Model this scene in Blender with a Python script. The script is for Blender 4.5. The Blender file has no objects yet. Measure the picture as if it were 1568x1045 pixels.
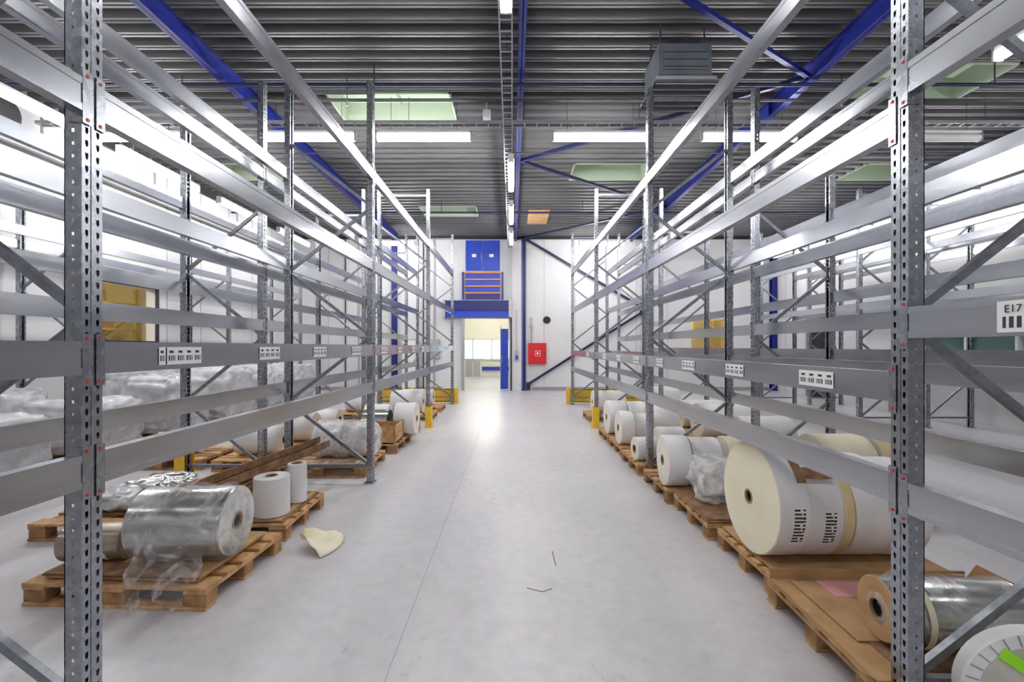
import bpy, math, random
from mathutils import Matrix, Vector, noise
random.seed(7)
scene=bpy.context.scene
try:
    scene.view_settings.view_transform='Standard'
    scene.view_settings.look='None'
except Exception as e: print(e)

# ------------------------------------------------------------ materials
def mat(name,c1,c2=None,rough=.5,metal=0.,scale=5.,stretch=(1,1,1),bump=0.,lo=.35,hi=.65,rvar=0.,detail=4,emit=0.,alpha=None,trans=0.,coat=0.):
    m=bpy.data.materials.new(name); m.use_nodes=True
    nt=m.node_tree; N=nt.nodes; L=nt.links
    b=N['Principled BSDF']
    b.inputs['Roughness'].default_value=rough; b.inputs['Metallic'].default_value=metal
    b.inputs['Base Color'].default_value=(*c1,1)
    if coat: b.inputs['Coat Weight'].default_value=coat
    tc=N.new('ShaderNodeTexCoord'); mp=N.new('ShaderNodeMapping'); mp.inputs['Scale'].default_value=stretch
    L.new(tc.outputs['Object'],mp.inputs['Vector'])
    nz=N.new('ShaderNodeTexNoise'); nz.inputs['Scale'].default_value=scale; nz.inputs['Detail'].default_value=detail
    L.new(mp.outputs[0],nz.inputs['Vector'])
    if c2 is not None:
        cr=N.new('ShaderNodeValToRGB'); cr.color_ramp.elements[0].position=lo; cr.color_ramp.elements[1].position=hi
        cr.color_ramp.elements[0].color=(*c1,1); cr.color_ramp.elements[1].color=(*c2,1)
        L.new(nz.outputs['Fac'],cr.inputs['Fac']); L.new(cr.outputs['Color'],b.inputs['Base Color'])
    if rvar:
        mr=N.new('ShaderNodeMapRange'); mr.inputs['To Min'].default_value=max(.05,rough-rvar); mr.inputs['To Max'].default_value=min(1,rough+rvar)
        L.new(nz.outputs['Fac'],mr.inputs['Value']); L.new(mr.outputs[0],b.inputs['Roughness'])
    if bump:
        bp=N.new('ShaderNodeBump'); bp.inputs['Strength'].default_value=bump; bp.inputs['Distance'].default_value=.01
        L.new(nz.outputs['Fac'],bp.inputs['Height']); L.new(bp.outputs[0],b.inputs['Normal'])
    if emit:
        b.inputs['Emission Color'].default_value=(*c1,1); b.inputs['Emission Strength'].default_value=emit
    return m

GALV=mat('galvanised_steel',(.31,.33,.365),(.42,.44,.475),rough=.27,metal=.95,scale=26,rvar=.07,lo=.3,hi=.7,detail=3)
BEAM=mat('galvanised_beam',(.42,.435,.47),(.53,.545,.58),rough=.24,metal=.95,scale=2.2,stretch=(1,.5,3),rvar=.07,lo=.3,hi=.7,detail=3)
BRACE=mat('brace_steel',(.22,.235,.26),(.31,.33,.36),rough=.36,metal=.85,scale=20)
REDP=mat('red_pin',(.7,.03,.02),rough=.4)
DARK=mat('dark_recess',(.015,.015,.018),rough=.7)
BLACK=mat('black_print',(.03,.03,.035),rough=.6)
LABEL=mat('label_white',(.85,.85,.85),rough=.5)
BLUE=mat('blue_paint',(.005,.012,.17),(.007,.016,.21),rough=.4,scale=3)
NAVY=mat('navy_paint',(.007,.010,.06),rough=.45)
BLUE2=mat('bright_blue_paint',(.008,.045,.48),(.012,.06,.56),rough=.4,scale=2)
ORANGE=mat('orange_paint',(.85,.28,.04),rough=.4)
YELLOW=mat('yellow_paint',(.85,.53,.03),(.74,.44,.03),rough=.45,scale=12)
YMUT=mat('muted_yellow_paint',(.74,.56,.20),(.66,.48,.16),rough=.5,scale=6)
RED=mat('red_enamel',(.62,.01,.02),rough=.3)
WALL=mat('wall_white_panel',(.68,.68,.69),(.74,.74,.75),rough=.55,scale=.8)
SEAM=mat('panel_seam',(.32,.32,.34),rough=.6)
DECK=mat('ceiling_deck_steel',(.115,.115,.12),(.14,.14,.142),rough=.42,metal=.1,scale=1.2,stretch=(.3,2,1))
WOOD=mat('pallet_wood',(.42,.22,.09),(.64,.40,.19),rough=.75,scale=14,bump=.3)
WOOD2=mat('pallet_wood_dark',(.24,.125,.055),(.46,.26,.12),rough=.8,scale=10,bump=.3)
CARD=mat('cardboard',(.40,.23,.10),(.52,.32,.16),rough=.8,scale=6)
CARD2=mat('cardboard_brown_dark',(.17,.085,.04),(.32,.18,.09),rough=.8,scale=12)
PAPER=mat('white_paper',(.74,.73,.735),(.82,.81,.815),rough=.5,scale=4,bump=.05)
PAPEND=mat('paper_roll_end',(.74,.69,.58),(.82,.78,.69),rough=.65,scale=8)
CREAM=mat('cream_paper',(.80,.73,.53),(.86,.80,.63),rough=.6,scale=4)
YPAP=mat('yellow_paper_edge',(.68,.53,.25),(.76,.63,.36),rough=.6,scale=10)
FOIL=mat('silver_foil',(.50,.50,.48),(.72,.72,.69),rough=.22,metal=.92,scale=3,stretch=(1,5,5),rvar=.08)
BROWNR=mat('bronze_roll',(.30,.25,.20),(.42,.36,.30),rough=.3,metal=.7,scale=6)
CORE=mat('core_board',(.34,.21,.11),rough=.8)
PLY=mat('grey_roll_endcap',(.50,.51,.44),(.62,.62,.54),rough=.5,scale=10)
GREENT=mat('green_tape',(.35,.85,.02),rough=.5)
HEAT=mat('heater_grey',(.10,.12,.14),(.15,.17,.19),rough=.4,metal=.3,scale=3)
DKMET=mat('dark_metal',(.06,.06,.065),rough=.5,metal=.5)
GREYM=mat('light_grey_metal',(.42,.42,.44),rough=.4,metal=.5)
WHITEM=mat('white_enamel',(.8,.8,.8),rough=.35)
TUBE=mat('fluorescent_tube',(1,.985,.98),emit=70.)
TUBES=mat('side_bay_tube',(1,.985,.98),emit=36.)
TUBEW=mat('warm_tube',(1,.95,.84),emit=70.)
TUBED=mat('dim_warm_tube',(1,.93,.80),emit=22.)
SKYL=mat('skylight_pane',(.50,.62,.48),rough=.4,emit=.38)
SKYF=mat('skylight_frame',(.46,.53,.42),rough=.5)
WARMW=mat('warm_wall',(.86,.85,.74),(.88,.87,.78),rough=.6,scale=1)
YWALL=mat('yellow_hall_wall',(.82,.72,.42),(.86,.78,.50),rough=.6,scale=1)
WINP=mat('window_pane',(.66,.82,.88),rough=.1,emit=1.1)
GLASSD=mat('dark_green_glass',(.08,.17,.16),rough=.08)
PINK=mat('pink_paper',(.75,.35,.35),rough=.7)

def film_mat(name,lo,hi,rough=.12,scale=5):
    m=bpy.data.materials.new(name); m.use_nodes=True
    nt=m.node_tree; N=nt.nodes; L=nt.links
    b=N['Principled BSDF']; b.inputs['Base Color'].default_value=(.86,.86,.88,1); b.inputs['Roughness'].default_value=rough
    b.inputs['Specular IOR Level'].default_value=1.
    t=N.new('ShaderNodeBsdfTransparent'); mx=N.new('ShaderNodeMixShader')
    tc=N.new('ShaderNodeTexCoord'); nz=N.new('ShaderNodeTexNoise'); nz.inputs['Scale'].default_value=scale; nz.inputs['Detail'].default_value=5; nz.inputs['Distortion'].default_value=2.5
    L.new(tc.outputs['Object'],nz.inputs['Vector'])
    mr=N.new('ShaderNodeMapRange'); mr.inputs['From Min'].default_value=.46; mr.inputs['From Max'].default_value=.70
    mr.inputs['To Min'].default_value=lo; mr.inputs['To Max'].default_value=hi
    L.new(nz.outputs['Fac'],mr.inputs['Value'])
    bp=N.new('ShaderNodeBump'); bp.inputs['Strength'].default_value=.9; bp.inputs['Distance'].default_value=.02
    L.new(nz.outputs['Fac'],bp.inputs['Height']); L.new(bp.outputs[0],b.inputs['Normal'])
    L.new(mr.outputs[0],mx.inputs[0]); L.new(t.outputs[0],mx.inputs[1]); L.new(b.outputs[0],mx.inputs[2])
    L.new(mx.outputs[0],N['Material Output'].inputs['Surface'])
    return m
FILM=film_mat('clear_film',.08,.50)
FILMW=film_mat('milky_film',.40,.85,.22)
FILMO=mat('white_stretch_wrap',(.50,.51,.54),(.74,.74,.77),rough=.22,scale=5,bump=.8,lo=.4,hi=.62,detail=5)

def floor_mat():
    m=bpy.data.materials.new('painted_concrete_floor'); m.use_nodes=True
    nt=m.node_tree; N=nt.nodes; L=nt.links; b=N['Principled BSDF']
    tc=N.new('ShaderNodeTexCoord')
    def nz(s,d,st=(1,1,1),dist=0.,rg=.5):
        mp=N.new('ShaderNodeMapping'); mp.inputs['Scale'].default_value=st; L.new(tc.outputs['Object'],mp.inputs[0])
        n=N.new('ShaderNodeTexNoise'); n.inputs['Scale'].default_value=s; n.inputs['Detail'].default_value=d; n.inputs['Distortion'].default_value=dist; n.inputs['Roughness'].default_value=rg
        L.new(mp.outputs[0],n.inputs['Vector']); return n
    def ramp(n,p0,p1,c0,c1):
        r=N.new('ShaderNodeValToRGB'); r.color_ramp.elements[0].position=p0; r.color_ramp.elements[1].position=p1
        r.color_ramp.elements[0].color=c0; r.color_ramp.elements[1].color=c1; L.new(n.outputs['Fac'],r.inputs[0]); return r
    def mix(mode,f,a,bb):
        x=N.new('ShaderNodeMix'); x.data_type='RGBA'; x.blend_type=mode
        if isinstance(f,float): x.inputs[0].default_value=f
        else: L.new(f,x.inputs[0])
        L.new(a,x.inputs[6]); L.new(bb,x.inputs[7]); return x.outputs[2]
    base=ramp(nz(.9,4),.25,.75,(.575,.56,.585,1),(.655,.64,.66,1))
    fine=ramp(nz(9,8,rg=.65),.30,.62,(.86,.855,.865,1),(1,1,1,1))
    c=mix('MULTIPLY',.8,base.outputs[0],fine.outputs[0])
    patch=ramp(nz(1.1,3),.46,.66,(0,0,0,1),(1,1,1,1))
    sm=ramp(nz(10,9,(1.0,.6,1),.15,.7),.56,.80,(1,1,1,1),(.40,.39,.42,1))
    c=mix('MULTIPLY',patch.outputs[0],c,sm.outputs[0])
    dots=ramp(nz(55,3),.70,.76,(1,1,1,1),(.55,.53,.55,1))
    c=mix('MULTIPLY',.6,c,dots.outputs[0])
    L.new(c,b.inputs['Base Color'])
    rr=N.new('ShaderNodeMapRange'); rr.inputs['To Min'].default_value=.27; rr.inputs['To Max'].default_value=.44
    L.new(nz(2,4).outputs['Fac'],rr.inputs['Value']); L.new(rr.outputs[0],b.inputs['Roughness'])
    bp=N.new('ShaderNodeBump'); bp.inputs['Strength'].default_value=.04; L.new(nz(20,4).outputs['Fac'],bp.inputs['Height']); L.new(bp.outputs[0],b.inputs['Normal'])
    return m
FLOOR=floor_mat()

# ------------------------------------------------------------ mesh builder
class MB:
    def __init__(s): s.v=[];s.f=[];s.mi=[];s.sm=[];s.mats=[];s.M=Matrix.Identity(4)
    def _m(s,m):
        if m not in s.mats: s.mats.append(m)
        return s.mats.index(m)
    def add(s,vs,fs,m,smooth=False):
        o=len(s.v); s.v+= [tuple(s.M@Vector(p)) for p in vs]
        k=s._m(m)
        for f in fs: s.f.append([o+i for i in f]); s.mi.append(k); s.sm.append(smooth)
    def box(s,x0,x1,y0,y1,z0,z1,m):
        if x0>x1:x0,x1=x1,x0
        if y0>y1:y0,y1=y1,y0
        vs=[(x0,y0,z0),(x1,y0,z0),(x1,y1,z0),(x0,y1,z0),(x0,y0,z1),(x1,y0,z1),(x1,y1,z1),(x0,y1,z1)]
        s.add(vs,[(0,3,2,1),(4,5,6,7),(0,1,5,4),(1,2,6,5),(2,3,7,6),(3,0,4,7)],m)
    def quad(s,a,b,c,d,m): s.add([a,b,c,d],[(0,1,2,3)],m)
    def bar(s,p,q,w,h,m,up=(0,0,1)):
        p=Vector(p);q=Vector(q);d=(q-p).normalized(); u=Vector(up)
        if abs(d.dot(u))>.98: u=Vector((1,0,0))
        r=d.cross(u).normalized(); u=r.cross(d)
        vs=[]
        for b in (p,q):
            for a,c in((-1,-1),(1,-1),(1,1),(-1,1)): vs.append(tuple(b+r*a*w/2+u*c*h/2))
        s.add(vs,[(0,1,2,3),(7,6,5,4),(0,4,5,1),(1,5,6,2),(2,6,7,3),(3,7,4,0)],m)
    def rod(s,p,q,r,m,seg=8):
        p=Vector(p);q=Vector(q);d=(q-p).normalized();u=Vector((0,0,1))
        if abs(d.dot(u))>.98:u=Vector((1,0,0))
        a=d.cross(u).normalized(); b=a.cross(d); vs=[]
        for e in(p,q):
            for i in range(seg):
                t=2*math.pi*i/seg; vs.append(tuple(e+a*math.cos(t)*r+b*math.sin(t)*r))
        fs=[(i,(i+1)%seg,seg+(i+1)%seg,seg+i) for i in range(seg)]
        s.add(vs,fs,m,True); s.add(vs[:seg],[tuple(range(seg))],m); s.add(vs[seg:],[tuple(range(seg))],m)
    def lathe(s,prof,ms,seg=48,close=True):
        n=len(prof)
        rng=range(n if close else n-1)
        for k in rng:
            (xa,ra),(xb,rb)=prof[k],prof[(k+1)%n]
            vs=[]
            for x,r in((xa,ra),(xb,rb)):
                for i in range(seg):
                    t=2*math.pi*i/seg; vs.append((x,math.cos(t)*r,math.sin(t)*r))
            s.add(vs,[(i,(i+1)%seg,seg+(i+1)%seg,seg+i) for i in range(seg)],ms[k],abs(ra-rb)<.002)
    def arc(s,x0,x1,r,a0,a1,m,n=6):
        vs=[]
        for i in range(n+1):
            t=a0+(a1-a0)*i/n
            vs+=[(x0,math.cos(t)*r,math.sin(t)*r),(x1,math.cos(t)*r,math.sin(t)*r)]
        s.add(vs,[(2*i,2*i+1,2*i+3,2*i+2) for i in range(n)],m,True)
    def build(s,name,bevel=0):
        xs=[v[0] for v in s.v];ys=[v[1] for v in s.v];zs=[v[2] for v in s.v]
        o=Vector(((min(xs)+max(xs))/2,(min(ys)+max(ys))/2,min(zs)))
        me=bpy.data.meshes.new(name); me.from_pydata([(v[0]-o.x,v[1]-o.y,v[2]-o.z) for v in s.v],[],s.f)
        for m in s.mats: me.materials.append(m)
        for i,p in enumerate(me.polygons): p.material_index=s.mi[i]; p.use_smooth=s.sm[i]
        me.update(); ob=bpy.data.objects.new(name,me); ob.location=o
        scene.collection.objects.link(ob)
        if bevel:
            b=ob.modifiers.new('bevel','BEVEL'); b.width=bevel; b.segments=2; b.limit_method='ANGLE'
        return ob

YB=17.0; CZ=5.75; XL=-8.0; XR=9.8; YF=-9.0; CT=CZ-.006; G=.012

# ------------------------------------------------------------ room shell
m=MB(); m.box(XL-3,XR+.5,YF,YB+9,-.2,0,FLOOR); m.build('floor')
m=MB()
m.box(-.622,-.618,YF,YB,0,.0008,SEAM)
m.bar((.32,3.62,.001),(.325,3.38,.001),.006,.0012,BLACK)
m.bar((.10,3.07,.001),(.20,3.02,.001),.007,.0012,DKMET); m.bar((.20,3.02,.001),(.27,3.06,.001),.006,.0012,DKMET)
m.build('floor_joint')

def wall_rects(a0,a1,z0,z1,holes):
    out=[]; cuts=sorted({a0,a1,*[h[0] for h in holes],*[h[1] for h in holes]})
    for a,b in zip(cuts,cuts[1:]):
        hs=[h for h in holes if h[0]<=a and h[1]>=b]
        z=z0
        for h in sorted(hs,key=lambda h:h[2]):
            if h[2]>z: out.append((a,b,z,h[2]))
            z=h[3]
        if z<z1: out.append((a,b,z,z1))
    return out
T=.2
m=MB()
holes=[(-1.78,-.12,0,2.68),(6.7,8.1,1.2,2.65)]
for a,b,z0,z1 in wall_rects(XL-T,XR+T,0,CZ+.3,holes): m.box(a,b,YB,YB+T,z0,z1,WALL)
x=XL
while x<XR:
    if not(-2.6<x<.7) and not 6.6<x<8.2: m.box(x-.006,x+.006,YB-.004,YB,0,CZ,SEAM)
    x+=1.15
m.build('wall_back')
LO=(8.2,10.2,1.75,2.9)
m=MB()
for a,b,z0,z1 in wall_rects(YF,YB,0,CZ+.3,[LO]): m.box(XL-T,XL,a,b,z0,z1,WALL)
y=YF
while y<YB:
    if not LO[0]<y<LO[1]: m.box(XL,XL+.004,y-.008,y+.008,0,CZ,SEAM)
    y+=1.15
m.build('wall_left')
m=MB(); m.box(XL+.004,XL+.05,YF+.02,YB-.02,4.55,4.62,DKMET); m.build('trim_4')
m=MB()
for y in(LO[0]-.07,LO[1]): m.box(XL+.002,XL+.04,y,y+.07,LO[2]-.07,LO[3]+.07,DKMET)
for z in(LO[2]-.07,LO[3]): m.box(XL+.002,XL+.04,LO[0],LO[1],z,z+.07,DKMET)
m.build('window_3')
m=MB()
rh=[(7.8,10.8,1.15,1.95)]
for a,b,z0,z1 in wall_rects(YF,YB,0,CZ+.3,rh): m.box(XR,XR+T,a,b,z0,z1,WALL)
y=YF
while y<YB:
    if not 7.8<y<10.8: m.box(XR-.004,XR,y-.008,y+.008,0,CZ,SEAM)
    y+=1.15
m.build('wall_right')
m=MB(); m.box(XL-T,XR+T,YF-T,YF,0,CZ+.3,WALL); m.build('wall_front')
m=MB()
m.box(XR+.1,XR+.12,7.8,10.8,1.15,1.95,GLASSD)
for y in(7.8,8.8,9.8,10.75): m.box(XR-.02,XR+.15,y,y+.05,1.15,1.95,WHITEM)
for z in(1.12,1.93): m.box(XR-.02,XR+.15,7.8,10.8,z,z+.05,WHITEM)
m.build('window_1')
m=MB()
m.box(XR-.05,XR-G,13.9,15.0,0,2.3,DARK)
m.box(XR-.08,XR-G,13.82,13.9,0,2.38,GREYM);m.box(XR-.08,XR-G,15.0,15.08,0,2.38,GREYM);m.box(XR-.08,XR-G,13.82,15.08,2.3,2.38,GREYM)
m.box(XR-.09,XR-.05,14.05,14.1,1.0,1.15,GREYM)
m.build('door_2')
m=MB(); m.box(XL+.01,-2.6,YB-.02,YB-.005,0,.12,SEAM); m.box(.75,6.5,YB-.02,YB-.005,0,.12,SEAM); m.box(6.6,XR-.25,YB-.02,YB-.005,0,.12,SEAM); m.build('baseboard_back')

P=.26
def snap(y): return YF+round((y-YF)/P)*P
sky=[(-3.05,-1.0,snap(7.5),snap(8.5)),(-2.75,-1.05,snap(13.3),snap(14.4)),(1.4,3.2,snap(10.3),snap(11.35)),(-6.9,-5.5,snap(10.3),snap(11.35)),
     (5.6,7.4,snap(6.6),snap(7.65)),(8.0,9.4,snap(10.3),snap(11.35)),(-3.0,-1.0,snap(1.0),snap(2.1))]
m=MB(); d=.095
y=YF
while y<YB+.1:
    segs=[(XL-.1,XR+.1)]
    for sx0,sx1,sy0,sy1 in sky:
        if sy0-.01<=y<sy1-.01:
            ns=[]
            for a,b in segs:
                if sx0>a and sx1<b: ns+=[(a,sx0),(sx1,b)]
                else: ns.append((a,b))
            segs=ns
    for a,b in segs:
        pr=[(y,CZ+d),(y+.12,CZ+d),(y+.145,CZ),(y+.175,CZ),(y+.18,CZ+.014),(y+.20,CZ+.014),(y+.205,CZ),(y+.235,CZ),(y+P,CZ+d)]
        for (ya,za),(yb,zb) in zip(pr,pr[1:]): m.quad((a,ya,za),(b,ya,za),(b,yb,zb),(a,yb,zb),DECK)
    y+=P
m.build('ceiling')
for sx0,sx1,sy0,sy1 in sky:
    m=MB(); h=.38; t=.03; z0=CZ-.01
    m.box(sx0,sx0+t,sy0,sy1,z0,CZ+h,SKYF);m.box(sx1-t,sx1,sy0,sy1,z0,CZ+h,SKYF)
    m.box(sx0,sx1,sy0,sy0+t,z0,CZ+h,SKYF);m.box(sx0,sx1,sy1-t,sy1,z0,CZ+h,SKYF)
    m.box(sx0,sx1,sy0,sy1,CZ+h,CZ+h+.02,SKYL)
    m.box((sx0+sx1)/2-.02,(sx0+sx1)/2+.02,sy0,sy1,CZ+h-.04,CZ+h,SKYF)
    m.build('skylight')
m=MB(); m.box(XL-.5,XR+.5,YF-.5,YB+.5,CZ+.45,CZ+.5,DKMET); m.build('roof_slab')
m=MB(); m.box(.5,1.15,snap(13.6),snap(15.1),CZ-.03,CZ-.005,CARD); 
for i in range(4): m.box(.5,1.15,13.65+i*.38,13.67+i*.38,CZ-.035,CZ-.03,WOOD2)
m.build('ceiling_hatch_panel')

def ibeam_y(x,z0,z1,w,mt,ya=YF+.02,yb=YB-.3,name='roof_beam'):
    m=MB(); m.box(x-w/2,x+w/2,ya,yb,z0,z0+.012,mt); m.box(x-w/2,x+w/2,ya,yb,z1-.012,z1,mt); m.box(x-.005,x+.005,ya,yb,z0,z1,mt)
    y=ya+1
    while y<yb: m.box(x-w/2,x+w/2,y,y+.01,z0,z1,mt); y+=5.2
    return m.build(name)
ibeam_y(-4.2,5.48,CT,.11,BLUE); ibeam_y(.13,5.5,CT,.09,BLUE); ibeam_y(4.35,5.48,CT,.11,BLUE)
for y in(6.6,12.9):
    m=MB(); m.rod((XL+.05,y,5.43),(XR-.3,y,5.43),.026,NAVY)
    for x in(-7,-2,2,7): m.rod((x,y,5.42),(x,y,CT),.01,DKMET)
    m.build('roof_tie_rod')
m=MB()
zz=5.55
for a,b in(((.18,4.0),(4.3,6.6)),((4.3,6.6),(.18,9.6)),((.18,9.6),(4.3,12.8)),((4.3,12.8),(.18,16.6))):
    m.bar((a[0],a[1],zz),(b[0],b[1],zz),.06,.06,BLUE if a[1]<6 else NAVY)
m.build('roof_cross_brace')
def column(x,y,w,mt,h=CT):
    m=MB(); m.box(x-w/2,x+w/2,y-w,y-w+.015,0,h,mt); m.box(x-w/2,x+w/2,y-.017-G,y-G,0,h,mt); m.box(x-.006,x+.006,y-w,y-G,0,h,mt)
    m.box(x-w/2-.04,x+w/2+.04,y-w-.04,y-G,0,.02,mt)
    return m.build('steel_column')
column(-4.37,YB,.18,BLUE); column(.45,YB,.12,BLUE); column(4.95,YB,.18,BLUE)
for y in (5.2,11.2): 
    m=MB(); m.box(XR-.22,XR-G,y-.1,y-.085,0,CT,BLUE); m.box(XR-.22,XR-G,y+.085,y+.1,0,CT,BLUE); m.box(XR-.12,XR-.108,y-.1,y+.1,0,CT,BLUE); m.build('steel_column')
m=MB(); m.box(XR-.2,XR-G,YB-.22,YB-.205,0,CT,BLUE); m.box(XR-.2,XR-G,YB-.04,YB-.025,0,CT,BLUE); m.box(XR-.11,XR-.10,YB-.22,YB-.025,0,CT,BLUE); m.box(XR-.26,XR-G,YB-.28,YB-.02,0,.02,BLUE); m.build('steel_column')
m=MB()
m.bar((.55,YB-.08,5.6),(4.82,YB-.08,3.1),.08,.08,NAVY)
m.bar((.55,YB-.08,.2),(4.82,YB-.08,2.9),.08,.08,NAVY)
m.box(.53,.68,YB-.1,YB-.13,.02,.3,NAVY); m.box(4.75,4.84,YB-.1,YB-.06,2.8,3.3,NAVY)
m.build('wall_cross_brace')
m=MB(); m.box(XL+.1,XR-.3,YB-.08,YB-G,CZ-.12,CT,DKMET); m.build('trim_1')
m=MB(); m.box(XR-.1,XR-G,YF+.02,YB-.3,CZ-.25,CT,BLUE); m.build('trim_2')
m=MB(); m.box(XL+G,XL+.08,YF+.02,YB-.1,CZ-.2,CT,DKMET); m.build('trim_3')
m=MB(); m.box(-.0,.34,YB-.12,YB-G,0,CZ-.13,WALL); m.box(-.06,-.002,YB-.17,YB-G,0,2.66,DKMET); m.build('door_pier')

m=MB()
x0,x1=-1.72,-.45; yf=YB-.04
m.box(x0-.06,x1+.06,yf,YB-G,4.42,5.62,WHITEM)
for a,b in((x0,(x0+x1)/2-.01),((x0+x1)/2+.01,x1)):
    m.box(a,b,yf-.05,yf,4.45,5.58,BLUE2)
    m.box(a+.06,b-.06,yf-.056,yf-.05,4.51,5.5,BLUE2)
    m.box((a+b)/2-.08,(a+b)/2+.08,yf-.062,yf-.056,4.95,5.07,LABEL)
m.rod(((x0+x1)/2-.05,yf-.09,4.8),((x0+x1)/2-.05,yf-.09,5.1),.012,GREYM)
m.build('door_3')
m=MB()
for i in range(4):
    z=3.4+i*.25
    m.box(x0,x1,YB-.08,YB-G,z,z+.19,BLUE2 if i!=0 else BLUE)
for i in range(4):
    z=3.6+i*.25
    m.box(x0-.03,x1+.03,YB-.13,YB-.08,z,z+.045,ORANGE)
m.box(x0-.13,x0-.07,YB-.12,YB-G,3.38,4.4,BLUE);m.box(x1+.07,x1+.13,YB-.12,YB-G,3.38,4.4,BLUE)
m.build('slatted_barrier')
m=MB()
m.box(-2.5,-.07,YB-.35,YB-G,2.95,3.32,BLUE)
m.box(-2.5,-.07,YB-.30,YB-.05,2.72,2.95,BLUE2)
for i in range(5): m.box(-2.5,-.07,YB-.36,YB-.35,2.98+i*.07,3.0+i*.07,NAVY)
m.box(-2.55,-2.45,YB-.38,YB-G,2.68,3.36,GREYM); m.box(-.12,-.01,YB-.38,YB-.18,2.70,3.36,GREYM)
m.box(-1.86,-1.78,YB-.12,YB-G,0,2.72,GREYM)
m.build('roller_shutter')
m=MB(); m.box(-.42,-.14,YB+.25,YB+.30,.02,2.3,BLUE2); m.box(-.45,-.42,YB+.24,YB+.32,0,2.4,GREYM); m.rod((-.38,YB+.2,1.0),(-.38,YB+.2,1.3),.012,GREYM); m.build('door_1')

def annex(nm,x0,x1,y0,y1,h,openside,mt):
    m=MB(); t=.1
    if openside!='x1': m.box(x1,x1+t,y0,y1,0,h,mt)
    if openside!='x0': m.box(x0-t,x0,y0,y1,0,h,mt)
    if openside!='y0': m.box(x0-t,x1+t,y0-t,y0,0,h,mt)
    m.box(x0-t,x1+t,y1,y1+t,0,h,mt) if openside!='y1' else None
    m.box(x0-t,x1+t,y0,y1,h,h+t,mt)
    return m.build(nm)
annex('wall_annex_back',-4.2,2.2,YB+T,YB+8.5,3.6,'y0',WARMW)
annex('wall_annex_side',6.0,9.0,YB+T,YB+3.5,3.4,'y0',YWALL)
annex('wall_annex_left',XL-2.9,XL-T,7.0,11.2,3.4,'x1',YWALL)
m=MB()
for i in range(4):
    xx=-3.2+i*1.05
    m.box(xx,xx+.95,YB+8.42,YB+8.48,.95,2.0,WINP); m.box(xx-.05,xx,YB+8.38,YB+8.49,.9,2.05,WHITEM)
m.box(-3.25,1.0,YB+8.38,YB+8.49,.88,.95,WHITEM); m.box(-3.25,1.0,YB+8.38,YB+8.49,2.0,2.07,WHITEM)
m.box(-3.0,1.0,YB+8.36,YB+8.40,.3,.5,BLUE2)
m.build('window_2')
m=MB(); m.box(-2.4,-1.55,YB+6.0,YB+6.5,0,.95,WHITEM); m.box(-2.45,-1.5,YB+5.95,YB+6.55,.95,1.0,GREYM); m.box(-2.35,-2.0,YB+5.98,YB+6.0,.1,.9,GREYM); m.box(-1.95,-1.6,YB+5.98,YB+6.0,.1,.9,GREYM); m.build('low_cabinet')

def tube(cx,cy,cz,L,along,mt=TUBE,rodtop=CT,lit=True,name='fluorescent_light_fixture'):
    m=MB(); tm=mt if lit else WHITEM
    ax={'x':(1,0),'y':(0,1)}[along]
    hx,hy=ax[0]*L/2,ax[1]*L/2; w=.055
    bx=hx if along=='x' else w; by=hy if along=='y' else w
    m.box(cx-bx,cx+bx,cy-by,cy+by,cz+.03,cz+.07,WHITEM)
    m.rod((cx-hx*.985,cy-hy*.985,cz-.03),(cx+hx*.985,cy+hy*.985,cz-.03),.058,tm,12)
    e=.012
    for s in(-1,1):
        ex,ey=cx+s*hx,cy+s*hy
        m.box(ex-(e if along=='x' else w),ex+(e if along=='x' else w),ey-(e if along=='y' else w),ey+(e if along=='y' else w),cz-.085,cz+.07,GREYM)
        rx,ry=cx+s*hx*.7,cy+s*hy*.7
        if rodtop: m.rod((rx,ry,cz+.07),(rx,ry,rodtop),.004,DKMET,6)
    m.build(name)
for x in(-6.2,-3.35,-1.45,1.45,3.9): tube(x,7.5,5.1,1.55,'x')
tube(7.0,7.5,5.1,1.4,'x',lit=False)
for y in(9.1,11.75,14.3): tube(-.02,y,5.08,1.6,'y')
tube(-.06,3.85,5.08,1.5,'y')
for x in(-6.2,-1.45,1.45,6.2): 
    for y in(-.2,-6.0): tube(x,y,5.1,1.55,'x',TUBE if abs(x)<2 else TUBES)  # unseen rows over and behind the camera, added as fill light
for y in(3.5,6.0,8.6,11.2,13.8): tube(-6.6,y,4.95,1.9,'y',TUBES)
for y in(3.5,7.0,9.6,12.2,14.8): tube(9.0,y,4.75,1.6,'y',TUBES)
for y in(4.5,11.5,14.5): tube(5.6,y,5.0,1.5,'y',TUBES)
for x in(-4.0,3.0): tube(x,15.2,5.1,1.5,'x')
tube(-1.2,YB+2.5,3.4,1.5,'x',TUBEW,3.59,name='ceiling_strip_light'); tube(-1.2,YB+5.5,3.4,1.5,'x',TUBEW,3.59,name='ceiling_strip_light')
tube(7.4,YB+1.2,3.2,1.5,'x',TUBED,3.39,name='annex_strip_light'); tube(XL-.7,9,3.2,1.5,'y',TUBED,3.39,name='wall_bay_strip_light')

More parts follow.
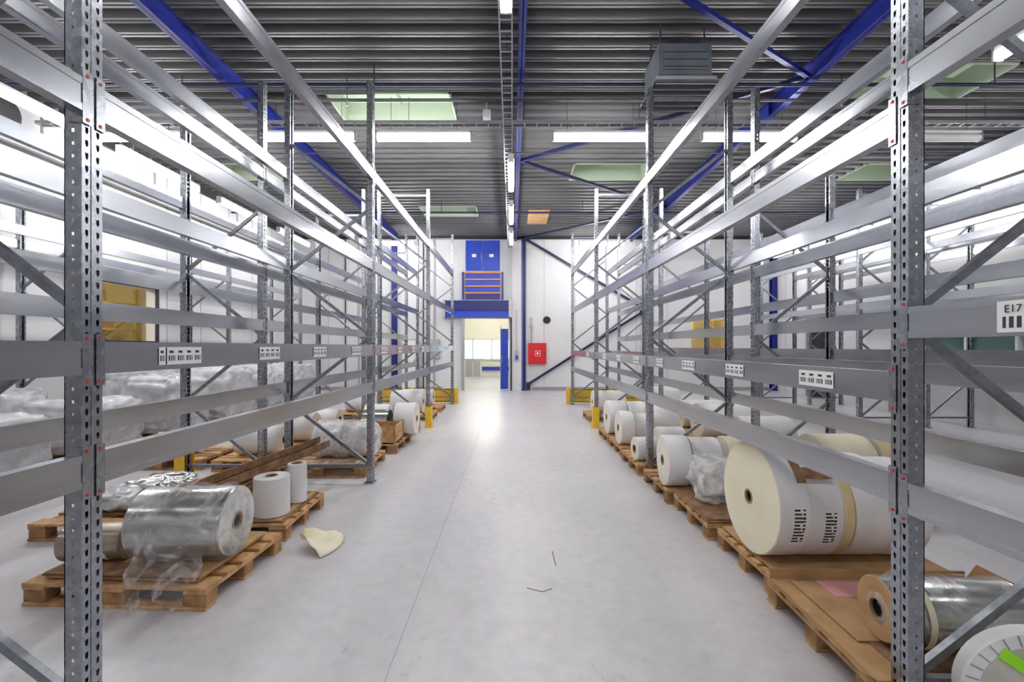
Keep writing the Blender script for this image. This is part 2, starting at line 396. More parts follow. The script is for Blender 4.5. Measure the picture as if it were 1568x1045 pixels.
m=MB()
for x in(-.14,.0): m.box(x-.008,x+.008,YF+.05,YB-.5,5.2,5.27,GREYM)
y=YF+.1
while y<YB-.5: m.box(-.14,0,y,y+.02,5.2,5.215,GREYM); y+=.18
y=YF+1
while y<YB-.5: m.rod((-.07,y,5.2),(-.07,y,CT),.005,DKMET,6); y+=2
m.build('cable_tray')
m=MB()
for yy in(7.44,7.56): m.box(XL+.2,XR-.3,yy-.006,yy+.006,5.28,5.33,GREYM)
x=XL+.2
while x<XR-.3: m.box(x,x+.02,7.44,7.56,5.28,5.295,GREYM); x+=.2
x=XL+.6
while x<XR-.3: m.rod((x,7.5,5.28),(x,7.5,CT),.005,DKMET,6); x+=1.9
m.build('cable_ladder')
m=MB()
for y,z in((6.9,5.38),(7.0,5.41),(8.9,5.41)): m.rod((XL+.7,y,z),(XR-.3,y,z),.013,DKMET)
for x in(-5,-2.5,2.2,5): m.rod((x,6.9,5.38),(x,6.9,CT),.007,DKMET); m.rod((x,6.9,5.38),(x,6.9,5.28),.012,GREYM)
m.box(-.45,-.33,7.0,7.1,5.16,5.28,WHITEM); m.rod((-.39,7.05,5.28),(-.39,7.05,5.41),.01,GREYM)
m.build('sprinkler_pipe')

m=MB(); cx,cy,cz=2.17,6.0,5.05
m.box(cx-.33,cx+.33,cy-.3,cy+.3,cz,cz+.38,HEAT)
m.add([(cx-.33,cy-.3,cz),(cx+.33,cy-.3,cz),(cx+.33,cy+.3,cz),(cx-.33,cy+.3,cz),(cx-.40,cy-.36,cz-.14),(cx+.40,cy-.36,cz-.14),(cx+.40,cy+.36,cz-.14),(cx-.40,cy+.36,cz-.14)],
      [(0,1,5,4),(1,2,6,5),(2,3,7,6),(3,0,4,7)],HEAT)
for i in range(6): m.box(cx-.38,cx+.38,cy-.34+i*.13,cy-.325+i*.13,cz-.15,cz-.05,GREYM)
m.box(cx-.28,cx+.28,cy-.312,cy-.30,cz+.05,cz+.32,HEAT)
for i in range(3): m.box(cx-.28,cx+.28,cy-.318,cy-.312,cz+.08+i*.09,cz+.09+i*.09,DKMET)
for a in(-.28,.28):
    m.rod((cx+a,cy-.2,cz+.38),(cx+a,cy-.2,CT),.01,DKMET); m.rod((cx+a,cy+.2,cz+.38),(cx+a,cy+.2,CT),.01,DKMET)
m.rod((cx-.1,cy,cz+.38),(cx-.1,cy,cz+.58),.06,DKMET,12); m.rod((cx-.1,cy,cz+.57),(cx+.3,cy,cz+.59),.05,DKMET,12); m.rod((cx+.15,cy+.1,cz+.38),(cx+.15,cy+.1,CT),.03,GREYM)
m.build('ceiling_unit_heater')

m=MB(); a=.6
m.box(a,a+.66,YB-.2,YB-G,.98,1.76,RED); m.box(a+.03,a+.63,YB-.215,YB-.2,1.01,1.73,RED)
m.box(a+.25,a+.45,YB-.219,YB-.215,1.28,1.48,LABEL); m.box(a+.265,a+.435,YB-.221,YB-.219,1.295,1.465,RED)
m.add([(a+.31,YB-.223,1.32),(a+.41,YB-.223,1.38),(a+.31,YB-.223,1.44)],[(0,1,2)],LABEL)
m.box(a+.56,a+.60,YB-.225,YB-.215,1.33,1.41,BLACK)
m.build('fire_hose_cabinet')
m=MB(); m.rod((.72,YB-.05,1.77),(.72,YB-.05,2.7),.02,GREYM); m.rod((.72,YB-.05,2.7),(.72,YB-G,2.7),.02,GREYM); m.box(.66,.78,YB-.1,YB-G,2.35,2.45,GREYM); m.build('water_pipe')
m=MB(); m.M=Matrix.Translation((1.3,YB-G,2.62))@Matrix.Rotation(math.radians(-90),4,'Z'); m.lathe([(0,.001),(.05,.001),(.05,.12),(0,.14)],[DARK]*4,24); m.build('wall_vent')
m=MB(); m.box(.10,.24,YB-.19,YB-.125,1.1,1.5,GREYM); m.box(.12,.22,YB-.2,YB-.19,1.15,1.3,BLUE2); m.rod((.17,YB-.15,1.5),(.17,YB-.15,3.0),.012,GREYM); m.build('door_control_box')
m=MB(); m.M=Matrix.Translation((XL+.31,6.9,5.2)); m.lathe([(-.28,.001),(.02,.001),(.02,.2),(-.02,.26),(-.28,.26)],[DARK,DARK,DKMET,DKMET,DKMET],28); m.build('wall_duct_fan')
m=MB()
m.rod((XL+.15,YF+.1,4.85),(XL+.15,YB-.1,4.85),.035,GREYM,10)
for y in(2,5,7.6,10,13): m.rod((XL+.15,y,4.85),(XL+.15,y,5.5),.02,GREYM)
m.build('heating_pipe')
m=MB()
for i,x in enumerate((-6.2,-5.7,-3.3,-2.9)): m.rod((x,YB-.06,0.0),(x,YB-.06,CZ-.13),.025,GREYM if i%2 else DKMET)
m.box(-3.0,-2.7,YB-.14,YB-G,1.2,1.9,GREYM)
m.build('conduit_pipe')
m=MB(); m.box(-4.05,-3.5,YB-.35,YB-G,0,1.9,GREYM); m.box(-4.02,-3.53,YB-.36,YB-.35,.06,1.86,WHITEM); m.box(-3.58,-3.56,YB-.38,YB-.36,1.0,1.15,DARK); m.build('electrical_cabinet')

# ------------------------------------------------------------ racking
def sheet_y(m,x,y0,y1,zs,ze,cols,mt,pitch=.05,hh=.026):
    solid=[];last=0
    for a,b in cols: solid.append((last,a)); last=b
    solid.append((last,y1-y0))
    for a,b in solid: m.quad((x,y0+a,zs),(x,y0+b,zs),(x,y0+b,ze),(x,y0+a,ze),mt)
    n=int((ze-zs)/pitch)
    for a,b in cols:
        for i in range(n+1):
            z0=zs+i*pitch+hh; z1=min(zs+(i+1)*pitch,ze)
            if z0<z1:
                m.quad((x,y0+a,z0),(x,y0+b,z0),(x,y0+b,z1),(x,y0+a,z1),mt)
                k=(b-a)*.3; zb=min(z1+.010,ze)
                m.add([(x,y0+a,z1),(x,y0+a+k,z1),(x,y0+a,zb)],[(0,1,2)],mt); m.add([(x,y0+b-k,z1),(x,y0+b,z1),(x,y0+b,zb)],[(0,1,2)],mt)
def sheet_x(m,y,x0,x1,zs,ze,cols,mt,pitch=.05,hh=.02):
    last=0;solid=[]
    for a,b in cols: solid.append((last,a)); last=b
    solid.append((last,x1-x0))
    for a,b in solid: m.quad((x0+a,y,zs),(x0+b,y,zs),(x0+b,y,ze),(x0+a,y,ze),mt)
    n=int((ze-zs)/pitch)
    for a,b in cols:
        for i in range(n+1):
            z0=zs+i*pitch+hh; z1=min(zs+(i+1)*pitch,ze)
            if z0<z1: m.quad((x0+a,y,z0),(x0+b,y,z0),(x0+b,y,z1),(x0+a,y,z1),mt)
UW=.088; UD=.068
def upright(m,xf,s,y,h,fine=True):
    y0,y1=y-UW/2,y+UW/2
    cols=[(.014,.027),(.061,.074)]
    if fine:
        sheet_y(m,xf,y0,y1,.01,h,cols,GALV)
        xa,xb=(xf,xf+s*UD) if s>0 else (xf+s*UD,xf)
        for yy in(y0,y1): sheet_x(m,yy,xa,xb,.01,h,[(.03,.038)],GALV,.05,.012)
        # centre rib rolled into the face
        m.box(xf-s*.0025,xf,y0+.038,y0+.050,.01,h,GALV)
        m.box(xf+s*.02,xf+s*.022,y0+.002,y1-.002,.01,h,DKMET)  # dark sheet standing in for the shade inside the open section
    else:
        m.box(xf,xf+s*.004,y0,y1,.01,h,GALV)
        for yy in(y0,y1-.004): m.box(xf,xf+s*UD,yy,yy+.004,.01,h,GALV)
    m.box(xf+s*(UD-.004),xf+s*UD,y0,y0+.022,.01,h,GALV); m.box(xf+s*(UD-.004),xf+s*UD,y1-.022,y1,.01,h,GALV)
    m.box(xf-s*.02,xf+s*(UD+.03),y0-.03,y1+.03,0,.01,GALV)
def frame(m,xf,xb,y,h,hb=None,fine=True):
    s=-1 if xb<xf else 1; hb=hb or h
    upright(m,xf,s,y,h,fine); upright(m,xb,-s,y,hb,fine)
    a=xf+s*.04; b=xb-s*.04; hm=min(h,hb)
    m.bar((a,y,.2),(b,y,.2),.03,.035,BRACE); m.bar((a,y,hm-.12),(b,y,hm-.12),.03,.035,BRACE)
    z=.2; k=0
    while z+.85<hm:
        p,q=((a,z),(b,z+.75)) if k%2==0 else ((b,z),(a,z+.75))
        m.bar((p[0],y+.008,p[1]),(q[0],y+.008,q[1]),.03,.036,BRACE)
        z+=.78;k+=1
def beam(m,xf,s,y0,y1,zt,H=.13):
    a=y0+UW/2; b=y1-UW/2; xo=xf-s*.004; xi=xf+s*.045
    m.box(xo,xi,a,b,zt-H,zt,BEAM)
    m.box(xo-s*.003,xo,a,b,zt-.028,zt,BEAM); m.box(xo-s*.003,xo,a,b,zt-H,zt-H+.028,BEAM)
    for ye,dd in((a,-1),(b,1)):
        m.box(xo-s*.004,xo+s*.002,ye-dd*.004,ye+dd*.034,zt-H-.045,zt+.03,GALV)
        m.box(xo,xi,ye-dd*.005,ye,zt-H-.045,zt+.03,GALV)
        for zz in(zt+.012,zt-H-.028):
            m.box(xo-s*.007,xo-s*.003,ye+dd*.012,ye+dd*.022,zz-.006,zz+.006,REDP)
def labels(m,xf,s,y0,y1,zc,n,h=.085,txt=True):
    xo=xf-s*.0075; w=(y1-y0)/n; m.box(xo,xo-s*.0012,y0,y1,zc-h/2,zc+h/2,LABEL)
    for i in range(n):
        a=y0+i*w+w*.15; b=y0+(i+1)*w-w*.15
        lo_,hi_=(-.28,.02) if txt else (-.36,.0)
        m.box(xo-s*.0012,xo-s*.0018,a,b,zc+h*lo_,zc+h*hi_,BLACK)
        for k in range(3): m.box(xo-s*.0018,xo-s*.0024,a+(b-a)*(.2+.28*k),a+(b-a)*(.3+.28*k),zc+h*lo_,zc+h*hi_,LABEL)
        if txt: m.box(xo-s*.0012,xo-s*.0018,a+(b-a)*.1,b-(b-a)*.25,zc+h*.16,zc+h*.3,BLACK)
def rack(xf,xb,ys,h,bays,hb=None,fine=True,lab=None,name='pallet_rack'):
    m=MB(); s=-1 if xb<xf else 1
    for y in ys: frame(m,xf,xb,y,h,hb,fine)
    for i,(a,b) in enumerate(zip(ys,ys[1:])):
        lv=bays[min(i,len(bays)-1)]
        for z in lv[0]: beam(m,xf,s,a,b,z)
        for z in lv[1]: beam(m,xb,-s,a,b,z)
    if lab: lab(m,s)
    return m.build(name)
LY=[-1.9,1.80,5.46,9.2,12.9]; RY=[-1.7,1.95,5.6,9.15,12.75]
lv=[3.75,2.67,1.65,1.21]
def labL(m,s):
    for a,b,n in((2.13,2.17,1),(2.18,2.42,4),(2.98,3.24,4),(3.79,4.05,4),(4.7,4.98,4),(5.75,6.05,4),(6.6,6.85,4),(7.5,7.8,4),(8.3,8.5,3),(10,10.3,3),(11.3,11.6,3)): labels(m,-1.66,s,a,b,1.585,n)
rack(-1.66,-2.71,LY,4.8,[(lv,lv)],lab=labL)
def labR(m,s):
    for a,b,n in((2.34,2.62,4),(3.25,3.52,4),(4.12,4.42,4),(4.98,5.22,4),(5.9,6.2,4),(6.9,7.2,4),(8.0,8.3,3),(9.8,10.1,3)): labels(m,1.66,s,a,b,1.455,n)
    labels(m,1.66,s,1.43,1.55,1.73,1,.105,False)
lr=[3.75,2.68,1.52,1.08]; lr0=[3.9,2.82,1.795,1.06]
rack(1.66,2.7,RY,4.8,[(lr0,lr0),(lr,lr)],lab=labR)
rack(-2.96,-3.95,[-1.9,1.80,5.46,9.2,12.9],4.8,[([3.75,2.6,1.95],[3.4,2.4,1.6])],hb=4.4)
rack(2.96,3.95,[-1.7,1.95,5.6,9.15,12.75],4.8,[([3.75,2.6,1.9],[3.3,2.3,1.6])],hb=4.05)
def labC(m,s):
    for y in(7.9,8.9,9.9,10.9): labels(m,-6.75,s,y,y+.15,2.24,1)
rack(-6.75,-7.75,[-.4,3.4,7.15,10.9,14.6],4.0,[([3.3,2.3],[3.3,2.3])],fine=False,lab=labC)
rack(6.95,7.95,[1.9,5.5,9.15,12.75],4.8,[([3.6,2.5,1.5],[3.6,2.5,1.5])],fine=False)
rack(8.3,9.25,[1.9,5.5,9.15,12.75],4.6,[([3.6,2.5,1.3],[3.6,2.5,1.3])],fine=False)
tcu=bpy.data.curves.new('bay_number_text','FONT'); tcu.body='E171'; tcu.size=.036; tcu.extrude=.0004; tcu.align_x='CENTER'
to=bpy.data.objects.new('bay_number_text',tcu); to.location=(1.6488,1.49,1.744); to.rotation_euler=(math.radians(90),0,math.radians(-90)); tcu.materials.append(BLACK)
scene.collection.objects.link(to)

def orack(x0,x1,ys,h):
    m=MB()
    for y in ys:
        for x in(x0,x1): m.box(x-.03,x+.03,y-.03,y+.03,0,h,YMUT)
        z=.2;k=0
        while z+.6<h: m.bar((x0 if k%2 else x1,y,z),(x1 if k%2 else x0,y,z+.55),.03,.03,YMUT); z+=.55;k+=1
    for x in(x0,x1):
        for z in(.6,1.3,2.0,2.6): m.box(x-.03,x+.03,ys[0],ys[-1],z,z+.05,YMUT)
    for z in(1.36,2.06):
        for y in(7.6,8.4,9.2,10.0): m.box(x0+.05,x1-.05,y,y+.45,z,z+.28,CARD)
    m.build('orange_pallet_rack')
orack(XL-1.9,XL-1.1,(7.3,8.5,9.7,11.0),3.0)
m=MB()
for x in(6.3,7.4,8.6):
    for y in(YB+1.7,YB+2.5): m.box(x-.035,x+.035,y-.035,y+.035,0,3.0,YMUT)
for z in(.6,1.3,2.0,2.7):
    for y in(YB+1.7,YB+2.5): m.box(6.3,8.6,y-.03,y+.03,z,z+.05,YMUT)
m.build('yellow_shelf_rack')

def guard(x0,x1,y,h=.42):
    m=MB(); m.box(x0,x1,y-.06,y-.05,.04,h,YELLOW); m.box(x0,x1,y-.06,y+.02,h-.02,h,YELLOW); m.box(x0,x1,y-.06,y+.02,.04,.06,YELLOW)
    for x in(x0,x1-.1): m.box(x,x+.1,y-.12,y+.06,0,h+.03,YELLOW)
    m.build('rack_end_guard')
guard(-2.85,-1.55,13.1); guard(-4.1,-2.92,13.1); guard(1.55,2.8,13.0); guard(2.9,4.1,13.0)
def protector(x,y,s):
    m=MB(); m.box(x-s*.03,x-s*.04,y-.08,y+.08,0,.42,YELLOW); m.box(x-s*.04,x+s*.08,y-.09,y-.08,0,.42,YELLOW); m.box(x-s*.04,x+s*.08,y+.08,y+.09,0,.42,YELLOW); m.box(x-s*.08,x+s*.08,y-.11,y+.11,0,.008,YELLOW)
    m.build('upright_protector')
protector(-1.66,9.2,-1); protector(1.66,9.15,1); protector(-3.95,5.46,1); protector(-3.95,9.2,1); protector(3.95,9.15,-1); protector(3.95,5.6,-1)

# ------------------------------------------------------------ pallets and goods
def pallet(cx,cy,w,dp,rot=0,wood=WOOD,z=0,name='wooden_pallet'):
    m=MB(); m.M=Matrix.Translation((cx,cy,z))@Matrix.Rotation(math.radians(rot),4,'Z')
    L,D=w,dp
    for i in range(5):
        b=[.145,.10,.145,.10,.145][i]; c=-D/2+.0725+(D-.145)*i/4
        m.box(-L/2,L/2,c-b/2,c+b/2,.122,.144,wood if i%2 else WOOD)
    for i in(-1,0,1):
        c=i*(L/2-.0725); m.box(c-.0725,c+.0725,-D/2,D/2,.1,.122,wood)
        for j in(-1,0,1):
            e=j*(D/2-.06); m.box(c-.0725,c+.0725,e-.05,e+.05,.022,.1,WOOD2)
    for j in(-1,0,1):
        e=j*(D/2-.05); m.box(-L/2,L/2,e-.05,e+.05,0,.022,wood)
    return m.build(name,bevel=.004)
def rollM(x,y,z,rot): return Matrix.Translation((x,y,z))@Matrix.Rotation(math.radians(rot),4,'Z')
def roll(m,L,r,side=PAPER,end=PAPEND,rc=.045,seg=56):
    rco=rc+.012
    prof=[(.01,rc),(-.004,rc),(-.004,rco),(0,rco),(0.003,r*.5),(0,r*.75),(0,r-.006),(.006,r),(L-.006,r),(L,r-.006),(L,r*.75),(L-.003,r*.5),(L,rco),(L+.004,rco),(L+.004,rc),(L-.01,rc)]
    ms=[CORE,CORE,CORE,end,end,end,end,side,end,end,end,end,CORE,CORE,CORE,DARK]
    m.lathe(prof,ms,seg)
def film_shell(m,L,r,seed,mt=FILM,amp=.02,x0=0,cinch=True):
    nx,nt=34,72; vs=[]
    for i in range(nx+1):
        u=i/nx
        x=x0-.05+(L+.10)*u
        e=min(u,1-u)*nx
        rr=r+.010
        if e<4 and cinch: rr*= (e/4)**.5*.75+.25
        for j in range(nt):
            t=2*math.pi*j/nt
            nn=noise.noise(Vector((x*9,math.cos(t)*2.2+seed,math.sin(t)*2.2)))*1.0+abs(noise.noise(Vector((x*18+seed,t*4,3))))*.6
            R=rr+amp*max(-.2,nn)
            yv,zv=math.cos(t)*R,math.sin(t)*R
            if zv<-r: zv=-r+ .002*abs(nn)
            vs.append((x,yv,zv))
    fs=[(i*nt+j,i*nt+(j+1)%nt,(i+1)*nt+(j+1)%nt,(i+1)*nt+j) for i in range(nx) for j in range(nt)]
    m.add(vs,fs,mt,True)
def drape(m,pts,seed,mt=FILM,amp=.02,nu=30,nv=24):
    a,b,c,d=[Vector(p) for p in pts]; vs=[]
    for i in range(nu+1):
        for j in range(nv+1):
            u=i/nu;v=j/nv
            p=(a*(1-u)+b*u)*(1-v)+(d*(1-u)+c*u)*v
            p+=Vector((noise.noise(p*7+Vector((seed,0,0))),noise.noise(p*7+Vector((0,seed,0))),noise.noise(p*9+Vector((0,0,seed)))))*amp*2.2
            p+=Vector((0,0,abs(noise.noise(p*25))*amp)); p.z=max(p.z,.004)
            vs.append(tuple(p))
    fs=[(i*(nv+1)+j,(i+1)*(nv+1)+j,(i+1)*(nv+1)+j+1,i*(nv+1)+j+1) for i in range(nu) for j in range(nv)]
    m.add(vs,fs,mt,True)
def cardstack(m,x0,x1,y0,y1,z,n,mt=CARD,t=.012,jit=.02):
    for i in range(n):
        j=lambda: random.uniform(-jit,jit)
        a,b,c,d=x0+j(),x1+j(),y0+j(),y1+j()
        m.box(a,b,c,d,z+i*t,z+(i+1)*t-.002,mt if i%2 else CARD2)

PT=.145
pallet(-2.46,3.25,1.2,.85,rot=-3)
m=MB(); m.M=rollM(-2.46,3.25,0,-3); cardstack(m,-.5,.52,-.36,.33,PT,4); m.box(-.3,.45,-.40,-.25,PT+.048,PT+.058,CARD2); m.build('cardboard_sheet')
cz=PT+.05
m=MB(); m.M=rollM(-2.50,3.12,cz+.235,3); roll(m,.60,.23,FOIL,FOIL,.05); film_shell(m,.60,.23,3.1,amp=.03)
m.M=Matrix.Identity(4); drape(m,[(-2.42,2.92,.45),(-1.90,2.89,.42),(-2.0,2.79,.03),(-2.36,2.72,.03)],2.,amp=.03)
m.build('film_wrapped_foil_roll')
m=MB(); m.M=rollM(-2.97,3.05,cz+.125,6); roll(m,.38,.12,BROWNR,BROWNR,.045)
for k in range(4): m.arc(.06+k*.07,.09+k*.07,.1215,math.radians(200),math.radians(240),LABEL)
m.build('foil_roll')
pallet(-2.5,4.2,1.2,.85,rot=2)
def vroll(x,y,z,h,r,mt=PAPER):
    m=MB(); m.M=Matrix.Translation((x,y,z))@Matrix.Rotation(math.radians(-90),4,'Y'); roll(m,h,r,mt,PAPER,.04); 
    return m
m=vroll(-2.10,3.98,PT+.026,.33,.145); m.build('paper_roll')
m=vroll(-2.03,4.30,PT+.026,.36,.085); m.build('paper_roll')
m=MB(); m.M=rollM(-2.5,4.2,0,2); cardstack(m,-.3,.55,-.4,.4,PT,2,jit=.015); m.build('cardboard_sheet')
m=MB()
for i in range(5):
    o=Vector((random.uniform(-.03,.03)+(-.12+.055*i),random.uniform(-.05,.05),.40+.03*(i%3)))
    p=Vector((-2.62,3.78,0))+o; q=Vector((-2.22,5.2,.08))+o
    m.bar(p,q,.11,.02,CARD2); m.bar(p+Vector((.05,0,.03)),q+Vector((.05,0,.03)),.012,.06,CARD2)
m.build('edge_board_bundle')
m=MB(); cardstack(m,-2.95,-2.45,3.98,4.5,PT+.028,8,CARD,.026,.03); m.build('cardboard_sheet')
m=MB(); n=14; vs=[]
for i in range(n+1):
    for j in range(n+1):
        u=i/n*2-1; v=j/n
        ang=u*.65; rr=.05+v*.33
        vs.append((-1.78+math.cos(ang)*rr*.95+.02,3.72+math.sin(ang)*rr, .006+.13*(1-v)*(.35+u*u*.6)+.02*math.sin(v*6)**2))
m.add(vs,[(i*(n+1)+j,(i+1)*(n+1)+j,(i+1)*(n+1)+j+1,i*(n+1)+j+1) for i in range(n) for j in range(n)],CREAM,True); o=m.build('paper_sheet')
sol=o.modifiers.new('t','SOLIDIFY'); sol.thickness=.002
def crumple(x,y,z,sx,sy,sz,seed,mt,m,k1=.28,k2=.14,pw=.6,k3=0):
    m.M=Matrix.Translation((x,y,z)); nu,nv=64,32; vs=[]
    for i in range(nv+1):
        ph=math.pi*i/nv-math.pi/2
        for j in range(nu):
            t=2*math.pi*j/nu
            sg=lambda a,p: math.copysign(abs(a)**p,a)
            px=sg(math.cos(t),pw)*sg(math.cos(ph),pw); py=sg(math.sin(t),pw)*sg(math.cos(ph),pw); pz=sg(math.sin(ph),pw+.1)
            P_=Vector((px,py,pz)); k=1+k1*noise.noise(P_*1.7+Vector((seed,0,0)))+k2*noise.noise(P_*5+Vector((0,seed,0)))-k3*abs(noise.noise(P_*7+Vector((seed,seed,0))))
            vs.append((px*sx*k,py*sy*k,max(0,(pz*k+1)*sz)))
    fs=[(i*nu+j,i*nu+(j+1)%nu,(i+1)*nu+(j+1)%nu,(i+1)*nu+j) for i in range(nv) for j in range(nu)]
    m.add(vs,fs,mt,True)
pallet(-2.42,6.1,1.2,.9); pallet(-2.35,7.4,1.2,1.0,wood=WOOD2); pallet(-2.4,8.55,1.2,.8)
m=MB(); m.M=rollM(-2.62,6.15,PT+.24,2); roll(m,.35,.22,PAPER); m.M=rollM(-2.22,6.15,PT+.24,-2); roll(m,.38,.22,PAPER); m.M=rollM(-2.64,6.15,PT+.24,0); film_shell(m,.82,.228,6.6,FILMW,.04); m.build('film_wrapped_paper_rolls')
m=MB(); drape(m,[(-3.0,5.66,.165),(-1.85,5.66,.165),(-1.85,5.88,.18),(-3.0,5.88,.18)],8.,FILM,.010); m.build('film_sheet')
def crate(x0,x1,y0,y1,z0,z1):
    m=MB(); t=.018
    m.box(x0,x1,y0,y1,z0,z0+t,WOOD)
    h=(z1-z0-.02)/2
    for k in range(2):
        a=z0+k*(h+.01); b=a+h
        m.box(x0,x1,y0,y0+t,a,b,WOOD);m.box(x0,x1,y1-t,y1,a,b,WOOD);m.box(x0,x0+t,y0,y1,a,b,WOOD);m.box(x1-t,x1,y0,y1,a,b,WOOD)
    for x in(x0-.01,x1-.02):
        for y in(y0-.01,y1-.02): m.box(x,x+.03,y,y+.03,z0,z1+.01,WOOD2)
    for k in range(3): m.box(x0+.05,x1-.05,y0+.1+k*.13,y0+.17+k*.13,z0+t,z0+t+.1,CARD)
    return m.build('wooden_crate')
crate(-2.25,-1.78,6.92,7.42,PT,PT+.28)
def hroll(x,y,r,L,rot=0,side=PAPER,end=PAPEND,z=PT,name='paper_roll',labels_=0,film=None,rc=.045):
    m=MB(); m.M=rollM(x,y,z+r,rot); roll(m,L,r,side,end,rc)
    for k in range(labels_):
        x0=L*.42
        m.arc(x0,x0+.09,r+.0015,math.radians(172),math.radians(212),LABEL,10)
        for q in range(10):
            aa=math.radians(174+q*3.6); m.arc(x0+.008,x0+.045+.008*(q%4),r+.0022,aa,aa+math.radians(1.9),BLACK,1)
            m.arc(x0+.062,x0+.080,r+.0022,aa,aa+math.radians(1.4+(q%3)*.5),BLACK,1)
    if film: film_shell(m,L,r,x*3+y,film,.025)
    m.build(name)
hroll(-1.96,7.75,.265,.34,0)
hroll(-2.5,7.7,.21,.44,0,side=FOIL,end=BLACK)
hroll(-2.75,8.6,.2,.45); hroll(-2.2,8.6,.18,.3)
pallet(-2.35,10.3,1.2,.8); hroll(-2.7,10.3,.25,.7); pallet(-2.35,11.6,1.2,.8); hroll(-2.8,11.6,.2,.8)
pallet(-3.6,4.35,.9,1.1,wood=WOOD2)
m=MB(); crumple(-3.4,4.45,PT,.26,.22,.11,4.,FOIL,m); crumple(-3.62,4.2,PT,.2,.2,.09,7.,FILMO,m); m.build('crumpled_film_bag')
for (x,y,r,L) in((-3.75,6.3,.20,.6),(-3.8,7.2,.22,.7),(-3.7,8.2,.18,.6),(-3.75,10.4,.22,.7)):
    pallet(-3.45,y,.95,.75); hroll(x,y,r,L)
pallet(-4.7,6.4,1.2,.8,wood=WOOD2)
hroll(-4.95,6.4,.14,.6)
def wload(x,y,w,dp,h,seed):
    pallet(x,y,w,dp)
    m=MB(); crumple(x,y,PT,w*.47,dp*.47,(h-PT)/2,seed,FILMO,m,.10,.08,.33,.14)
    m.M=Matrix.Identity(4)
    m.build('film_wrapped_load')
for i,(x,y,h) in enumerate(((-6.05,5.1,.85),(-6.0,6.4,.90),(-5.95,7.8,1.15),(-5.9,9.1,1.25),(-7.3,5.0,1.0),(-7.3,6.3,1.05),(-7.3,9.0,1.2),(-5.9,10.6,1.2),(-5.9,12.0,1.2))): wload(x,y,1.2,.95,h,i*3.3)
pallet(2.23,2.45,1.22,.9,rot=-2); pallet(2.28,3.33,1.2,.8); pallet(2.24,4.22,1.2,.8); pallet(2.2,5.12,1.2,.85,wood=WOOD2); pallet(2.18,6.15,1.2,.85); pallet(2.2,7.1,1.2,.85); pallet(2.2,8.0,1.2,.85); pallet(2.25,10.2,1.2,.85)
m=MB(); m.M=rollM(2.23,2.45,0,-2)
m.box(-.6,.6,-.46,.44,PT,PT+.008,CARD)
m.box(-.6,.6,.43,.44,PT,PT+.07,CARD); m.add([(-.6,-.46,PT+.006),(-.6,.44,PT+.006),(-.65,.42,PT+.04),(-.66,-.44,PT+.035)],[(0,1,2,3)],CARD)
m.add([(.6,-.46,PT+.006),(.6,.44,PT+.006),(.66,.42,PT+.12),(.66,-.44,PT+.11)],[(0,1,2,3)],CARD)
m.box(-.45,.1,-.4,.4,PT+.008,PT+.014,CARD2); m.box(-.5,.0,-.2,.38,PT+.014,PT+.02,CARD); m.box(-.35,-.05,.2,.38,PT+.02,PT+.022,PINK)
m.build('cardboard_tray')
m=MB(); m.M=rollM(1.82,2.27,PT+.155+.025,-4); roll(m,.62,.150,FOIL,CARD,.045); film_shell(m,.58,.150,12.,amp=.015,x0=.04); m.arc(.12,.15,.172,0,6.28,CREAM,36); m.build('film_wrapped_foil_roll')
m=MB(); m.M=Matrix.Translation((2.05,1.76,.262))@Matrix.Rotation(math.radians(75),4,'Z')
R=.252
m.lathe([(0,.03),(0,R*.8),(-.004,R*.8),(-.004,R),(.006,R+.004),(.06,R+.004),(.06,.03)],[PLY,PLY,LABEL,LABEL,PAPER,PAPEND,CORE],48)
for k in range(30):
    t=2*math.pi*k/30; m.bar((-.006,math.cos(t)*R*.82,math.sin(t)*R*.82),(-.006,math.cos(t)*R*.99,math.sin(t)*R*.99),.004,.004,SEAM)
m.bar((-.007,.13,.165),(-.007,.03,.10),.045,.003,GREENT,up=(1,0,0))
m.build('capped_paper_drum')
m=MB(); cardstack(m,1.72,2.85,2.95,3.7,PT,2,jit=.01); m.build('cardboard_sheet')
Z0=PT+.025
yb_=3.27
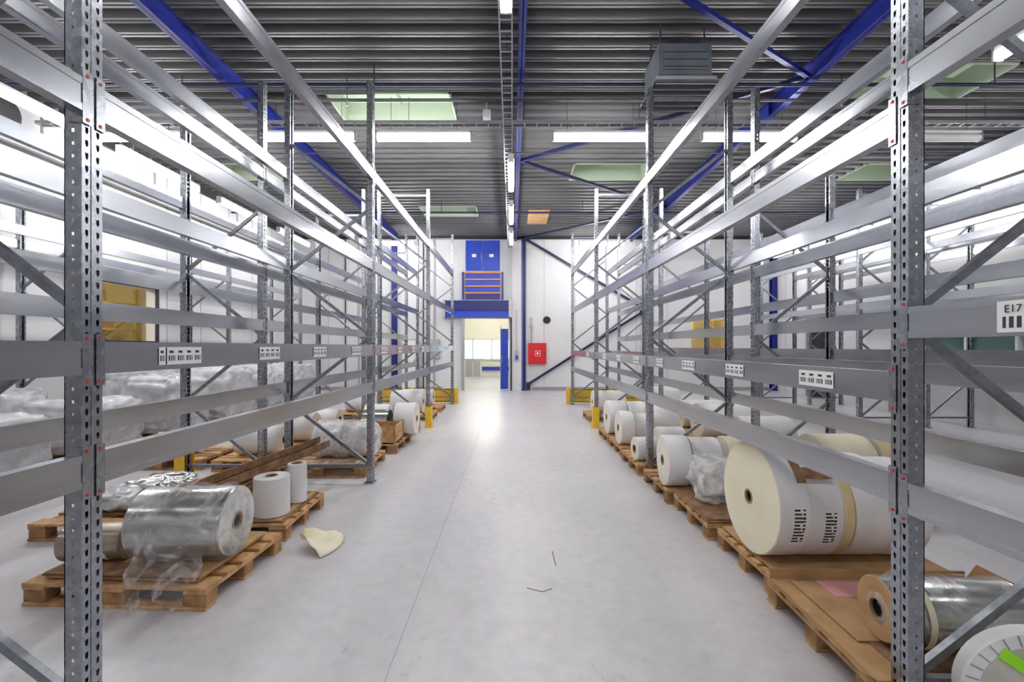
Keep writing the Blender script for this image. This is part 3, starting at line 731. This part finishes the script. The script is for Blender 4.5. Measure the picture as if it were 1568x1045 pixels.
hroll(1.70,yb_,.385,.20,z=Z0,labels_=1,end=CREAM,rc=.04); hroll(1.905,yb_,.355,.23,z=Z0,labels_=1); hroll(2.14,yb_,.35,.07,z=Z0,side=YPAP); hroll(2.22,yb_,.345,.25,z=Z0); hroll(2.48,yb_,.33,.25,z=Z0)
m=MB(); m.M=rollM(1.84,yb_,Z0+.385,0); m.arc(.0,.06,.387,math.radians(95),math.radians(150),CARD2,8); m.arc(.06,.26,.388,math.radians(134),math.radians(146),CARD2,8); m.build('cardboard_strap')
m=MB(); cardstack(m,1.66,2.15,3.82,4.6,PT,3,CARD,.014); m.build('cardboard_sheet')
hroll(1.62,4.9,.265,.24,rot=-4); hroll(1.9,4.95,.25,.3,rot=-4); hroll(2.3,5.0,.25,.3,side=CREAM)
m=MB(); crumple(2.0,4.3,PT+.045,.28,.24,.19,14.,FILMW,m); m.M=rollM(1.85,4.35,PT+.045+.15,10); roll(m,.35,.14,PAPER); m.build('film_wrapped_paper_rolls')
hroll(1.6,5.95,.15,.3,rot=5); hroll(1.95,6.15,.2,.35)
hroll(1.62,6.95,.25,.20); hroll(1.84,7.0,.23,.25); hroll(2.12,7.1,.29,.4)
hroll(1.62,7.8,.28,.3); hroll(1.95,7.85,.27,.3); hroll(2.28,7.95,.26,.4)
hroll(1.8,10.2,.25,.7)
for (y,r,L,x,sd) in((4.6,.30,.5,3.0,CREAM),(4.6,.30,.35,3.55,YPAP),(6.3,.26,.7,3.1,PAPER),(7.4,.28,.8,3.0,PAPER),(8.4,.25,.7,3.1,PAPER),(10.5,.28,.7,3.1,PAPER)):
    if x<3.5: pallet(3.5,y,1.1,.8)
    hroll(x,y,r,L,side=sd)

# ------------------------------------------------------------ world, camera
w=bpy.data.worlds.new('world'); scene.world=w; w.use_nodes=True
w.node_tree.nodes['Background'].inputs[0].default_value=(.35,.45,.55,1); w.node_tree.nodes['Background'].inputs[1].default_value=.5
cam=bpy.data.cameras.new('camera'); co=bpy.data.objects.new('camera',cam); scene.collection.objects.link(co)
co.location=(0,0,1.63); co.rotation_euler=(math.radians(90),0,0); cam.lens=16; cam.sensor_width=36; cam.shift_y=.0054; cam.clip_start=.05
scene.camera=co
